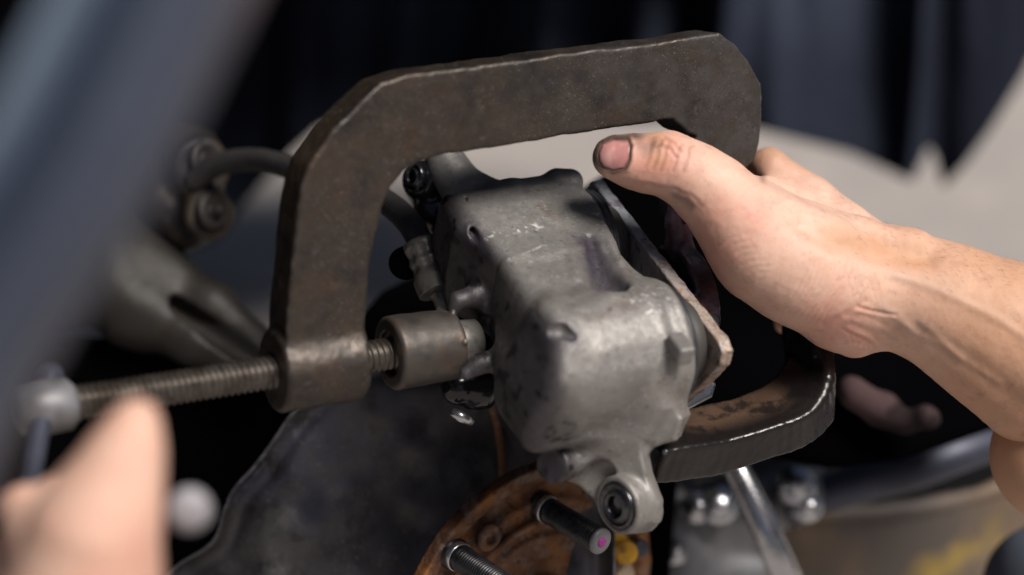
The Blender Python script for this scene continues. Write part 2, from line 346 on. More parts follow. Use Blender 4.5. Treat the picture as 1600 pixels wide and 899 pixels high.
M['dullbolt'] = mat('dull_zinc', (0.36, 0.35, 0.38), 0.6, 0.2, 0.4, layers=[((0.2, 0.19, 0.2), 'noise', 80, 0.45, 0.6, 0.7)])
M['hair'] = mat('dark_hair', (0.03, 0.018, 0.012), 0.5, 0)
M['pistonm'] = mat('dull_piston', (0.06, 0.055, 0.05), 0.6, 0.2)
M['strip'] = mat('lip_highlight_paint', (0.17, 0.22, 0.30), 0.4, 0.3)
M['rag'] = mat('pink_brown_cloth', (0.018, 0.011, 0.012), 0.9, 0, 0.2, layers=[((0.07, 0.042, 0.045), 'noise', 22, 0.52, 0.62, 0.9)])
M['trouser'] = mat('slate_cloth', (0.075, 0.088, 0.115), 0.9, 0, 0.2, bumps=[('noise', 300, 0.3, 1)])

# ------------------------------------------------------------------ the setting
V, F = [], []
g = 40.0
gro = mk('ground', [(-g, -g, 0), (g, -g, 0), (g, g, 0), (-g, g, 0)], [(0, 1, 2, 3)], M['ground'], world=True, smooth=False); tag(gro, kind='structure')

# navy cloth hanging in the background (w ~ -700)
ctop = -260
edge = [(150, 420), (250, 410), (340, 372), (400, 300), (450, 245), (500, 200), (600, 185), (800, 180), (1000, 190), (1090, 185), (1190, 205), (1330, 240), (1425, 284), (1440, 255), (1452, 226), (1462, 250), (1474, 294), (1510, 255), (1550, 200), (1600, 118), (1650, 20), (1700, -80)]
ex = np.array([e[0] for e in edge]); ey = np.array([e[1] for e in edge])
NX, NY = 260, 60
gx = 150 + (1700 - 150) * np.arange(NX + 1) / NX; yb = np.interp(gx, ex, ey)
X_ = np.repeat(gx, NY + 1); Y_ = (ctop + (yb[:, None] - ctop) * np.arange(NY + 1) / NY).ravel(); O_ = 0 * X_
pw = np.stack([X_, Y_ * 0.12, O_], 1)
wv = -700 + 18 * np.sin(X_ / 38 + 1.6 * np.sin(X_ / 150)) + 20 * noise(pw, 90, 3) + 12 * noise(pw, 33, 5)
for c_, s_, a_ in ((480, 60, 40), (640, 40, 30), (760, 25, -40), (870, 45, 40), (960, 30, -30), (1130, 28, 45), (1080, 20, -40), (1250, 60, 25), (1440, 22, 40)):
    wv = wv + a_ * np.exp(-((X_ + 0.08 * Y_ - c_) / s_) ** 2)
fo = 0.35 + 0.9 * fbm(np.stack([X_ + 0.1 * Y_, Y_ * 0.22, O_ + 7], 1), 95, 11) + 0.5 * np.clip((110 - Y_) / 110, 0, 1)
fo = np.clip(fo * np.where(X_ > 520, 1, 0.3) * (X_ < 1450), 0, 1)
def QV(x, y, w_):
    s_ = K * (DIST - w_) / DIST; return np.stack([(x - 800) * s_, (449.5 - y) * s_, w_], 1)
V = np.concatenate([QV(X_, Y_, wv), QV(X_, Y_, wv - 9)]); fold = np.concatenate([fo, fo])
n1 = (NX + 1) * (NY + 1); F = []
for i in range(NX):
    for j in range(NY):
        a = i * (NY + 1) + j; b = a + NY + 1
        F.append((a, a + 1, b + 1, b)); F.append((n1 + a, n1 + b, n1 + b + 1, n1 + a + 1))
for i in range(NX):
    a = i * (NY + 1) + NY; b = a + NY + 1; F.append((a, n1 + a, n1 + b, b))
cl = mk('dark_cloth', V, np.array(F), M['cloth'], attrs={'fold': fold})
tag(cl, 'dark navy cloth hanging in folds far behind the clamp, notched at its lower right', 'cloth')

# car fender, very close to the lens on the left
path = cr([Q(385, -260, 500), Q(262, 0, 500), Q(110, 300, 500), Q(-95, 640, 490), Q(-290, 1150, 470)], 14)
def sweep(name, prof, m_, parent):
    prof = cr([np.array([a, b, 0]) for a, b in prof], 4)
    V = []; F = []; m = len(prof)
    for s in (0, 1):
        for j, p in enumerate(path):
            d = unit(path[min(j + 1, len(path) - 1)] - path[max(j - 1, 0)]); side = unit(np.cross(d, [0, 0, 1]))
            if side[0] < 0: side = -side
            for q in prof: V.append(p + side * q[0] * 0.62 + np.array([0, 0, 1.]) * (q[1] - 1.2 * s))
    n1 = len(path) * m
    for j in range(len(path) - 1):
        for i in range(m - 1):
            a = j * m + i; F.append((a, a + 1, a + m + 1, a + m)); b = a + n1; F.append((b, b + m, b + m + 1, b + 1))
        a = j * m + m - 1; F.append((a, n1 + a, n1 + a + m, a + m))
    return mk(name, V, F, m_, parent)
fe = thing('car_fender', Q(-100, 1000, 420), 'blue-grey car fender edge, much blurred, close to the camera at the left', 'car fender')
sweep('panel', [(-29, -14), (-20, -8), (-8, 5), (0, 4), (8, -1), (14, -6), (18, -14), (20, -24), (17, -32)], M['paint'], fe)
sweep('lip_highlight', [(-44, -30), (-42, -12), (-40, -3), (-35, -4), (-28.5, -12), (-29, -18)], M['strip'], fe)  # highlight along the fender lip, put in as a lighter paint
sweep('dark_trim', [(-300, -60), (-220, -42), (-150, -34), (-90, -31), (-46, -30)], M['black'], fe)
# unseen arched shell, added to block sky and shade the floor at left
V = []; F = []; na = 26
for s_, off in ((0, 0), (1, 6)):
    for k, ww in enumerate(np.linspace(-900, 180, 10)):
        for i in range(na + 1):
            a0 = 50 + 26 * min(1, max(0, (ww + 500) / 400)); an = math.radians(a0 + (205 - a0) * i / na); rr = 420 + 25 * math.sin(k * 1.3 + i * 0.5) + off
            V.append((-60 + rr * 1.12 * math.cos(an), 20 + rr * 1.0 * math.sin(an), ww))
n1 = 10 * (na + 1)
for k in range(9):
    for i in range(na):
        a = k * (na + 1) + i; F.append((a, a + 1, a + na + 2, a + na + 1)); b = a + n1; F.append((b, b + na + 1, b + na + 2, b + 1))
al = mk('arch_sky_blocker', V, np.array(F), M['black']); tag(al, 'black arched shell over the brake, out of view, added to block sky light', 'light blocker')

# black splash guard: dark mass behind caliper and hand
def guard(P):
    d = poly2(P[:, :2], G2); z = np.abs(P[:, 2] + 165 + 14 * noise(P * [1, 1, 0], 60, 2)) - 9
    return smax(d, z, 5) 
G2 = [Q(x, y, -165)[:2] for x, y in [(-60, 560), (60, 520), (235, 535), (330, 575), (430, 540), (560, 500), (600, 455), (660, 425), (760, 400), (900, 300), (960, 262), (1060, 290), (1200, 330), (1330, 420), (1420, 520), (1560, 560), (1590, 620), (1560, 668), (1400, 720), (1290, 730), (1130, 700), (1060, 740), (1040, 960), (-60, 960)]]
sg = sdfo('splash_guard', guard, (-300, -190, -210), (275, 90, -120), 3.0, M['black']); tag(sg, 'black splash guard behind the caliper and under the hand', 'splash guard')

# suspension arm and bushing, left background
def arm(P):
    d = chain(P, [(Q(110, 300, -165), 22), (Q(165, 395, -165), 27), (Q(235, 430, -160), 19), (Q(330, 480, -150), 12), (Q(415, 550, -140), 10)], 12)
    d = smin(d, chain(P, [(Q(165, 410, -160), 26), (Q(215, 480, -150), 22), (Q(300, 530, -140), 12), (Q(400, 575, -130), 10)], 10), 8)
    d = smin(d, chain(P, [(Q(70, 480, -150), 14), (Q(160, 440, -150), 22)], 10), 10)
    d = smax(d, -chain(P, [(Q(270, 480, -140), 6), (Q(400, 560, -122), 7)], 0), 3)
    return d + 0.8 * noise(P, 16, 1)
o = sdfo('suspension_arm', arm, (-265, -70, -200), (-95, 85, -95), 2.0, M['arm']); tag(o, 'grey-brown cast suspension arm reaching down behind the left side of the clamp', 'suspension arm')
t = thing('link_bushing', Q(300, 370, -150), 'dark ringed bushing with two bolt heads where the black hose starts, left of the clamp', 'bushing')
def bush(P):
    d = cyl(P, Q(285, 255, -175), Q(315, 262, -140), 17, 4); d = smin(d, cyl(P, Q(300, 330, -175), Q(330, 338, -140), 14, 4), 8)
    d = smin(d, cone(P, Q(270, 210, -165), Q(310, 225, -155), 8, 9), 8)
    d = smin(d, cone(P, Q(250, 310, -160), Q(290, 350, -160), 16, 15), 6)
    return smin(d, cone(P, Q(180, 240, -165), Q(270, 300, -165), 14, 16), 6) + 0.6 * noise(P, 9, 4)
sdfo('housing', bush, (-230, 15, -205), (-140, 110, -110), 1.6, M['bracket'], t)
for cx, cy in ((318, 250), (330, 330)):
    V, F = lathe([(0, 11), (3, 11.5), (4, 9), (4.5, 7), (2, 6), (2, 3), (8, 3), (9, 2)], Q(cx, cy, -142), (0.75, 0.1, 0.65), 28); mk('ring', V, F, M['arm'], t)

# round bolt end, blurred, bottom left
t = thing('bolt', Q(300, 830, 270), 'round pale bolt end blurred to a disc beside the foreground thumb', 'bolt')
V, F = lathe([(-90, 3.4), (-2, 3.6), (0, 6), (1, 7.2), (5, 7.4), (7, 6.4), (7.6, 3.4)], Q(297, 797, 270), (0.1, 0.12, 1), 32); mk('head', V, F, M['dullbolt'], t)

# ------------------------------------------------------------------ dust shield, hub, studs
def shield(P):
    w0 = -72 + 0.10 * (P[:, 0] + 60) + 6 * noise(P * [1, 1, 0], 38, 8) + 3 * noise(P * [1, 1, 0], 15, 9)
    pr = np.linalg.norm(P[:, :2] - Q(560, 800, -70)[:2], axis=1)
    w0 = w0 - 5 * np.exp(-(pr / 32) ** 2) 
    d2 = poly2(P[:, :2], S2)
    w0 = w0 + 5 * np.exp(-(d2 / 3.2) ** 2) - 3 * np.exp(-((d2 + 9) / 4) ** 2)
    return smax(d2, np.abs(P[:, 2] - w0) * 0.8 - 1.3, 1.2)
sh_o = cr([Q(x, y, -70) for x, y in [(215, 950), (262, 893), (325, 850), (345, 800), (362, 765), (400, 722), (430, 680), (455, 645), (500, 605), (580, 560), (700, 560)]], 4)[:-1]
S2 = [p[:2] for p in sh_o] + [Q(x, y, -70)[:2] for x, y in [(700, 560), (860, 600), (960, 700), (960, 960)]]
sh = sdfo('dust_shield', shield, (-185, -170, -100), (60, -20, -50), 1.3, M['shield']); tag(sh, 'scratched dark grey dust shield with a raised rim, under the clamp screw', 'dust shield')
HN = unit((0.62, -0.30, 0.72)); HC = Q(832, 958, -60)
def onhub(px, py, off=0):
    c = np.array([0, 0, DIST]); d = Q(px, py, 0) - c; return c + d * (((HC + HN * off - c) @ HN) / (d @ HN))
t = thing('wheel_hub', HC, 'rusty orange-brown wheel hub with threaded studs, under the caliper', 'wheel hub')
def hubf(P):
    d = cyl(P, HC - HN * 8, HC, 80, 1.2)
    d = smax(d, -torus(P, HC + HN * 1, HN, 67, 5), 2)
    d = smin(d, cyl(P, HC - HN * 2, HC + HN * 3, 44, 2), 3)
    d = smin(d, torus(P, HC + HN * 2, HN, 52, 2.2), 2)
    d = smin(d, cyl(P, HC, HC + HN * 20, 24, 2, 22), 2)
    d = smax(d, -cyl(P, HC + HN * 4, HC + HN * 40, 18, 1), 1)
    return d + 0.35 * noise(P, 5, 3)
sdfo('flange', hubf, HC - 94, HC + np.array([80, 94, 80]), 1.0, M['rust'], t)
def stud(base, L, r=5.6, tip=None):
    pitch = 1.6
    prof = [(-2, r + 1.5), (0.5, r + 1.4), (1.0, r + .2), (5, r + .2), (8, r + .2)] + [(8.3 + i * 0.25, r) for i in range(int((L - 10) / 0.25))] + [(L - 0.8, r - 0.7), (L, r - 1.6)]
    f = lambda tt, an, rr: rr - (0.55 * (0.5 + 0.5 * math.cos(2 * math.pi * (tt / pitch - an / (2 * math.pi)))) if 8.3 <= tt < L - 1.2 else 0)
    V, F = lathe(prof, base, HN, 36, f); s = mk('stud', V, F, M['stud'], t)
    V, F = lathe([(1.2, r + 0.45), (1.6, r + .75), (4.2, r + .75), (4.8, r + 0.4)], base, HN, 36); mk('collar', V, F, M['chrome'], s)
    V, F = lathe([(L - 2.4, r + .15), (L - .6, r + .1), (L + .2, r - 1.2)], base, HN, 36); mk('tip', V, F, M['lowarm'], s)
    if tip: V, F = lathe([(L + .1, 2.6), (L + .6, 2.4)], base, HN, 20); mk('paint_mark', V, F, M['magenta'], s)
    return s
stud(onhub(848, 792), 44, 6.4, tip=True); stud(onhub(710, 866), 54, 6.6)
V, F = lathe([(0, 7), (2, 7.4), (3, 6), (3.2, 3.4), (1.2, 3.1), (1.0, 1)], onhub(762, 838), HN, 24); mk('hole_rim', V, F, M['rust'], t)

t = thing('sensor_clip', Q(985, 870, -85), 'yellow clip with a round end under the caliper ear', 'clip')
def yc(P):
    d = chain(P, [(Q(935, 800, -85), 4), (Q(958, 835, -85), 5), (Q(975, 862, -83), 5)], 3)
    return smin(d, cyl(P, Q(975, 862, -88), Q(978, 864, -76), 6.2, 1.5), 2)
sdfo('clip_arm', yc, Q(915, 890, -100), Q(1005, 780, -65) + [0, 0, 0], 1.0, M['yellow'], t)
V, F = lathe([(0, 4.6), (8, 4.6), (9, 3.5)], Q(990, 852, -92), (0.4, -.1, .9), 24); mk('plug', V, F, M['bluebar'], t)
V, F = lathe([(0, 13), (16, 13), (19, 10), (20, 5)], Q(942, 905, -105), (0.2, 0.2, .95), 36); o = mk('grease_cap', V, F, M['tanpart']); tag(o, 'tan rounded grease cap below the yellow clip', 'cap')
V, F = tube(cr([Q(742, 560, -60), Q(770, 640, -62), Q(782, 700, -66), Q(786, 760, -70)], 8), 1.8, 12); o = mk('brake_pipe', V, F, M['rust']); tag(o, 'thin rusty pipe running down in the shadow left of the caliper', 'pipe')

# ------------------------------------------------------------------ brake caliper (own frame: a = piston axis, L = along the pad, N = outward)
cA = unit((0.90, 0.13, -0.42)); cL = np.array([0.57, -0.825, 0.0]); cL[2] = -(cL[0] * cA[0] + cL[1] * cA[1]) / cA[2]; cL = unit(cL); cN = unit(np.cross(cL, cA)); 
if cN[1] < 0: cN = -cN
CO = Q(983, 452, 0); CM = np.stack([cA, cL, cN], 0)
toV = lambda P: CO + np.asarray(P, float) @ CM
def toL(P): return (np.asarray(P, float) - CO) @ CM.T
cal = thing('brake_caliper', toV([-30, 60, -30]), 'grey cast brake caliper with two piston bores, gripped by the clamp', 'brake caliper')
FK1 = [(toL(Q(800, 490, 8)), 9), (toL(Q(772, 478, 16)), 5.5), (toL(Q(742, 462, 22)), 4.4), (toL(Q(716, 470, 24)), 3.6), (toL(Q(708, 482, 24)), 3.0)]
FK2 = [(toL(Q(815, 560, 16)), 10), (toL(Q(778, 560, 26)), 6.0), (toL(Q(750, 568, 32)), 4.2), (toL(Q(728, 584, 34)), 3.0)]
EAR = [(toL(Q(775, 320, -25)), 12), (toL(Q(728, 300, -32)), 10), (toL(Q(700, 262, -38)), 8.5), (toL(Q(680, 215, -42)), 8)]
def onN(px, py, z):                              # where the sight line of a photo pixel meets the local plane N = z
    c = np.array([0, 0, DIST]); d = Q(px, py, 0) - c; c2 = CO + cN * z; return toL(c + d * (((c2 - c) @ cN) / (d @ cN)))
ED = unit((-0.74, -0.16, 0.65)); EC = Q(966, 790, 47)
LUGC = Q(975, 740, 40); LUGX, LUGY, LUGZ = frame_of((-0.30, -0.12, 0.94))
def plate(P, w0, th, outline, k=2.0):            # a flat web of the casting facing roughly the lug direction
    c = LUGC + LUGZ * w0; q = P - CO; n = LUGZ @ CM.T; cl_ = (c - CO) @ CM.T
    ex_ = LUGX @ CM.T; ey_ = LUGY @ CM.T
    p2 = np.stack([(P - cl_) @ ex_, (P - cl_) @ ey_], 1); o = []
    for a, b in outline:
        e = np.array([0, 0, DIST]); d = Q(a, b, 0) - e; hit = e + d * (((c - e) @ LUGZ) / (d @ LUGZ)); o.append(((hit - c) @ LUGX, (hit - c) @ LUGY))
    return smax(poly2(p2, o), np.abs((P - cl_) @ n + th / 2) - th / 2, k)
CRX = [onN(895, 522, 28), onN(878, 514, 28.5), onN(862, 514, 28), onN(850, 524, 27)]
def calf(P):
    x, y, z = P[:, 0], P[:, 1], P[:, 2]; p2 = np.stack([y, z], 1)
    c2 = np.linalg.norm(p2 - [41, 0], axis=1) - 30.5; c1 = np.linalg.norm(p2 - [-36, -1], axis=1) - 27.5
    bx = lambda cy, cz, hy, hz, r: (lambda q: np.linalg.norm(np.maximum(q, 0), axis=1) + np.minimum(q.max(1), 0) - r)(np.abs(p2 - [cy, cz]) - [hy - r, hz - r])
    U = smin(smin(c1, bx(-30, 2, 33, 23.5, 9), 5), smin(c2, bx(6, 0, 40, 25, 6), 4), 4)
    U = smin(U, bx(50, -8, 20, 22, 8), 6)
    xmin = np.interp(y, [-62, -34, -6, 14, 34, 60], [-76, -79, -69, -75, -84, -84]) + 13 * np.clip((z + 12) / 37, 0, 1) * np.clip((y + 4) / 30, 0, 1) + 3.0 * np.clip((-z - 5) / 20, 0, 1)
    xmax = np.interp(y, [-62, -30, 4, 22, 34, 60], [-3, -5, -11, -9, -4, -4])
    d = smax(smax(U, xmin - x, 9), x - xmax, 4)
    # soft lateral ripples of the casting over the lower bore
    d = d - 0.7 * np.exp(-((x + 8) / 2.6) ** 2) * (y > 10) - 0.9 * np.exp(-((x + 19) / 3.5) ** 2) * np.clip((y - 15) / 10, 0, 1) + 0.5 * np.exp(-((x + 13.5) / 3) ** 2) * np.clip((y - 15) / 10, 0, 1)
    # groove on the outboard side, raised line in front of the lower bore
    d = smax(d, -cone(P, onN(922, 368, 27.0), onN(952, 446, 27.5), 1.8, 8.5), 2.5)
    d = smin(d, chain(P, [(onN(940, 360, 24), 1.6), (onN(968, 415, 24), 2.2), (onN(985, 452, 23), 2.6)], 3), 3)
    d = smin(d, cone(P, onN(880, 330, 23.5), onN(900, 440, 23.5), 1.0, 1.6), 4)
    d = smin(d, chain(P, [(onN(880, 506, 25.5), 2.2), (onN(905, 492, 26), 2.8), (onN(950, 472, 26.5), 3.2), (onN(1005, 474, 27), 2.8)], 4), 3)
    # top end lip
    d = smin(d, chain(P, [((-62, -60, 17), 4.0), ((-36, -62, 20), 4), ((-12, -63, 20), 4.5), ((-6, -60, 21), 5)], 3), 4)
    d = smin(d, cone(P, (-12, -62, 21), (-7, -60, 22), 6, 5.5), 4)
    b = onN(1062, 545, 22); d = smin(d, rbox(P, b, (4.0, 6.5, 4.6), 1.4), 1.6)   # small square boss at the rim
    d = smax(d, -chain(P, [(c_, r_) for c_, r_ in zip([c + np.array([0, 0, -0.8]) for c in CRX], (2.4, 3.6, 3.6, 2.2))], 1), 0.8)     # crescent recess
    for k in range(3): d = smax(d, -torus(P, (-72 - 2 * k, -44 + 12 * k, 2), (1, 0, 0), 3.6, 0.8), 0.8)   # casting marks
    d = smax(d, -cone(P, (-66, -52, 24), (-74, -22, 24), 1.0, 1.6), 2)
    # fork around the swivel pad
    d = smin(d, chain(P, FK1, 4), 5)
    d = smin(d, chain(P, FK2, 4), 5)
    d = smax(d, -cyl(P, toL(Q(700, 535, 30)), toL(Q(776, 522, 22)), 9, 1), 1.5)
    # lower left lump with a dark cap
    d = smin(d, cyl(P, toL(Q(862, 728, 50)), toL(Q(892, 718, 34)), 8.4, 1.6), 4)
    d = smin(d, plate(P, 10, 34, [(812, 620), (860, 590), (1010, 590), (1040, 640), (1010, 690), (940, 720), (900, 728), (868, 722), (848, 700)], 5), 9)
    # lower ear: web, raised limb, eye
    d = smin(d, plate(P, 2, 13, [(915, 650), (1045, 635), (1068, 655), (1056, 690), (1020, 700), (1004, 712), (1006, 745), (1018, 778), (1028, 805), (1018, 832), (985, 836), (950, 820), (925, 780), (893, 752), (895, 700)], 2.5), 6)
    d = smin(d, plate(P, 8, 12, [(918, 668), (950, 655), (985, 660), (1000, 700), (1010, 745), (1028, 790), (1024, 822), (1002, 812), (982, 775), (955, 725)], 1.8), 4)
    d = smin(d, cyl(P, toL(EC - ED * 13), toL(EC + ED * 1), 13.4, 1.6), 2.5)
    d = smax(d, -cyl(P, toL(EC - ED * 2), toL(EC + ED * 20), 10.8, .5), 0.6)
    d = smax(d, -cone(P, toL(Q(1042, 715, 55)), toL(Q(1040, 730, 10)), 6, 5), 2)
    # upper ear (behind, towards the top left)
    d = smin(d, chain(P, EAR, 8), 8)
    return d + 0.22 * noise(P, 14, 1) + 0.12 * noise(P, 4, 2)
def rear_shade_spots(P):
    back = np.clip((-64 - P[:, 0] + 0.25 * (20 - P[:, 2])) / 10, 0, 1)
    return back * np.clip(0.38 + (fbm(P, 6, 21) - 0.2) * 2.2, 0.38, 1)  # even floor paints the rear face's shade; noise adds dark spots
def shade_grime(P):  # shade painted into groove, crescent, crest and rear face, with some grime
    g1 = np.exp(-(seg_dist(P, [onN(920, 385, 24), onN(952, 455, 24)]) / 8) ** 2)
    g2 = np.exp(-(seg_dist(P, [onN(745, 380, 22), onN(775, 450, 22), onN(850, 545, 24), onN(885, 650, 18)]) / 6) ** 2)
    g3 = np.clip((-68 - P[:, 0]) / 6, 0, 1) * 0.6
    g3 = np.maximum(g3, 1.0 * np.exp(-(np.linalg.norm(P - toL(Q(862, 732, 50)), axis=1) / 11) ** 2))
    g4 = np.exp(-(np.linalg.norm(P - onN(895, 535, 28), axis=1) / 6) ** 2)
    g4 = g4 + np.exp(-(seg_dist(P, CRX) / 4.0) ** 2)
    return np.clip(g1 + g2 * 0.8 + g3 + g4 * 0.9, 0, 1)
def scuff(P):
    s = 0.8 * np.exp(-(seg_dist(P, [onN(768, 412, 25), onN(815, 400, 25.5), onN(855, 382, 26)]) / 0.9) ** 2) * (noise(P, 2.2, 8) > -0.2)
    s = s + 0.8 * np.exp(-(seg_dist(P, [onN(765, 372, 25), onN(840, 355, 26)]) / 3.0) ** 2) * (noise(P, 1.5, 3) > 0.25)
    s = s + np.exp(-(np.linalg.norm(P - [-6, -22, 26.], axis=1) / 8) ** 2) * (noise(P, 1.6, 5) > 0.35)
    s = s + np.exp(-(np.linalg.norm(P - [-20, 44, 30.], axis=1) / 14) ** 2) * (noise(P, 1.4, 6) > 0.45) * 0.7
    return np.clip(s, 0, 1)
sdfo('body', calf, (-106, -122, -66), (14, 134, 42), 0.8, M['cast'], cal, attrs={'rear_shade_spots': rear_shade_spots, 'shade_grime': shade_grime, 'scuff': scuff}, xf=toV)
for yy, r in ((-36, 27), (41, 27.5)):
    prof = [(-7, r)] + [(x, r - 0.7 * (0.5 + 0.5 * math.cos(x * 2.4))) for x in np.arange(-6, -1.0, 0.3)] + [(-1, r - 1.5), (-.8, r - 4), (-1.6, r - 8)]
    V, F = lathe(prof, toV([0, yy, 0]), cA, 72); pb = mk('piston_boot', V, F, M['boot'], cal)
    V, F = lathe([(0, r - 9), (8.6, r - 9), (9.2, r - 10)], toV([0, yy, 0]), cA, 64); mk('piston', V, F, M['pistonm'], pb)
for c, dd, sc_ in ((EC + ED * 0.5, ED, 1.12), (Q(648, 277, -34), unit((-0.75, 0.0, 0.66)), 0.75)):
    prof = [(-2, 9.2), (1.0, 9.4), (1.6, 8.4), (0.6, 7.4), (0.2, 6.6), (2.0, 6.0), (2.6, 4.8), (1.2, 4.1), (-3, 3.8), (-5, 1)]
    V, F = lathe([(a, b * sc_) for a, b in prof], c, dd, 48); mk('guide_sleeve', V, F, M['bushing'], cal)
def sboot(P): return smin(cyl(P, Q(650, 278, -36), Q(705, 290, -62), 9.5, 3), chain(P, [(Q(668, 300, -46), 9), (Q(690, 340, -46), 11), (Q(700, 380, -46), 9)], 5), 6) + 0.3 * noise(P, 6, 3)
sdfo('sleeve_boot', sboot, Q(620, 430, -75), Q(730, 240, -20), 1.0, M['gloss_black'], cal)
# bridge and outboard finger
BR0 = [(Q(1022, 703, 20), 12), (Q(1100, 690, 4), 12.5), (Q(1180, 668, -6), 12), (Q(1240, 640, -16), 13), (Q(1274, 590, -26), 12), (Q(1272, 545, -32), 11), (Q(1258, 512, -36), 8)]
_c = cr([np.append(a, b) for a, b in BR0], 5)
BR = [(q[:3], q[3]) for q in _c]
def bridge(P):
    # flat bar: box-like section about the centre line
    best = np.full(len(P), 1e9); seq = BR
    for k_, ((a, ra), (b, rb)) in enumerate(zip(seq[:-1], seq[1:])):
        f_ = min(1, max(0, (k_ / len(seq) - 0.45) / 0.35)); ref = unit(np.array([0, .8, .6]) * (1 - f_) + np.array([-.9, .1, .4]) * f_)
        dd = b - a; L2 = dd @ dd; t = np.clip(((P - a) @ dd) / L2, 0, 1); c = a + t[:, None] * dd; q = P - c
        dn = unit(dd); wid = unit(np.cross(dn, ref)); th = np.cross(wid, dn); hw = ra + (rb - ra) * t
        e = np.stack([np.abs(q @ wid) - hw * 0.95, np.abs(q @ th) - hw * 0.62, np.abs(q @ dn) - 4.5], 1)
        d = np.linalg.norm(np.maximum(e, 0), axis=1) + np.minimum(e.max(1), 0) - 2
        best = smin(best, d, 1.5)
    best = smax(best, -chain(P, [(Q(1085, 660, 22), 5), (Q(1150, 640, 14), 6), (Q(1195, 624, 6), 4)], 3), 2.0)
    return best + 0.35 * noise(P, 14, 5) + 0.15 * noise(P, 3.5, 6)
tn = lambda P: np.exp(-(seg_dist(P, [Q(1075, 655, 8), Q(1150, 635, 0), Q(1200, 612, -6)]) / 11) ** 2.0)
sdfo('outboard_finger', bridge, Q(990, 775, -60), Q(1320, 495, 35) + np.array([0, 0, 0]), 0.9, M['bridge'], cal, attrs={'tan': tn})
V, F = lathe([(0, 10), (4, 10.6), (10, 10.4), (13, 8.6), (15, 8.8), (19, 8), (22, 6), (23, 3)], Q(762, 606, 2), unit((-0.85, 0.05, 0.5)), 40); mk('pin_boot', V, F, M['gloss_black'], cal)
V, F = tube([Q(706, 643, 16), Q(722, 652, 16), Q(738, 660, 14)], [2.2, 2.8, 1.8], 14); mk('bleed_nipple', V, F, M['chrome'], cal)
# thin bright plate added between pad and finger, standing in for pale background
def gap_platef(P):
    return smax(poly2(P[:, :2], [Q(x, y, -30)[:2] for x, y in [(1050, 622), (1068, 604), (1112, 592), (1118, 600), (1112, 620), (1075, 640)]]), np.abs(P[:, 2] + 30) - 1.2, 1)
sdfo('added_pale_gap_plate', gap_platef, Q(1035, 650, -36), Q(1130, 580, -24), 0.7, M['chrome'], cal)

# ------------------------------------------------------------------ brake pad
t = thing('brake_pad', toV([12, 70, -15]), 'worn rusty brake pad standing edge-on between the pistons and the thumb', 'brake pad')
def padf(P):
    o = [(-70, 12), (-67, 15), (62, 15), (66.5, 12.5), (67, 5), (58, -14), (44, -38), (-45, -38), (-66, -26), (-72, -4)]
    d = smax(poly2(P[:, 1:3], o), np.abs(P[:, 0] - 13.3) - 3.1, 0.8)
    return d + 0.28 * noise(P, 5, 7) + 0.12 * noise(P, 2, 8)
sdfo('backing_plate', padf, (6, -78, -44), (20, 78, 20), 0.7, M['pad'], t, attrs={'rust': lambda P: np.clip((P[:, 1] + 30) / 60, 0, 1)}, xf=toV)
def linf(P):
    o = [(-52, 4), (52, 4), (54, -8), (42, -32), (-42, -32), (-54, -8)]
    return smax(poly2(P[:, 1:3], o), np.abs(P[:, 0] - 20.4) - 4, 1.0) + 0.2 * noise(P, 3, 3)
sdfo('friction_lining', linf, (14, -60, -40), (27, 60, 10), 1.2, M['lining'], t, xf=toV)

# ------------------------------------------------------------------ C-clamp
cn = unit((0.47, -0.18, 0.864)); sA = np.array([0.90, 0.13, 0]); sA[2] = -(sA @ cn) / cn[2]; sA = unit(sA); e2 = np.cross(cn, sA)
P0 = Q(512, 572, 62); TH = 22.0
def onplane(px, py, off=0):
    c = np.array([0, 0, DIST]); d = Q(px, py, 0) - c; s = ((P0 + cn * off - c) @ cn) / (d @ cn); return c + d * s
pl2 = lambda p: ((p - P0) @ sA, (p - P0) @ e2)
clamp = thing('c_clamp', Q(512, 640, 50), 'big dark forged steel C-clamp squeezing the brake caliper', 'clamp')
outl = [(449, 540), (448, 500), (455, 430), (463, 350), (472, 290), (481, 258), (522, 200), (596, 130), (640, 117), (700, 108), (800, 96), (900, 82), (1000, 70), (1060, 62), (1124, 51), (1150, 70), (1168, 92), (1189, 132), (1191, 180), (1186, 232), (1181, 252), (1163, 269), (1138, 269), (1118, 300), (1108, 345), (1070, 350), (1068, 300), (1082, 240), (1088, 214), (1074, 208), (1052, 186), (1000, 194), (900, 210), (780, 229), (700, 242), (655, 254), (632, 266), (612, 292), (598, 325), (585, 380), (578, 430), (572, 490), (572, 540)]
OP = [pl2(onplane(x, y)) for x, y in outl]
SC = P0 - cn * 13 - e2 * 2.5                                            # centre line of the screw passes here
def clampf(P):
    q = P - P0; p2 = np.stack([q @ sA, q @ e2], 1); z = q @ cn
    nn = 0.5 * noise(P, 14, 3) + 0.22 * noise(P, 4, 4)
    d = smax(poly2(p2, OP) + nn, np.abs(z + TH / 2) - TH / 2 + 0.25 * nn, 1.8)
    d = smin(d, cyl(P, SC - sA * 20.5, SC + sA * 19, 18.5, 2.0), 3.5)
    return d + 0.12 * noise(P, 3, 9)
sdfo('frame', clampf, (-135, -65, -70), (135, 140, 85), 1.05, M['clamp'], clamp, attrs={'worn': lambda P: np.clip((P[:, 0] + 10) / 110, 0, 1)})
pitch = 2.9; r0 = 7.6
def thr(tt, an, rr): return rr - (1.5 * abs(2 * ((tt / pitch - an / (2 * math.pi)) % 1.0) - 1) if rr > 7.3 else 0)
prof = [(-118, 5)] + [(-117.5 + i * 0.42, r0) for i in range(int(157 / 0.42))] + [(41, 5)]
V, F = lathe(prof, SC, sA, 32, thr); scw = mk('screw', V, F, M['screw'], clamp)
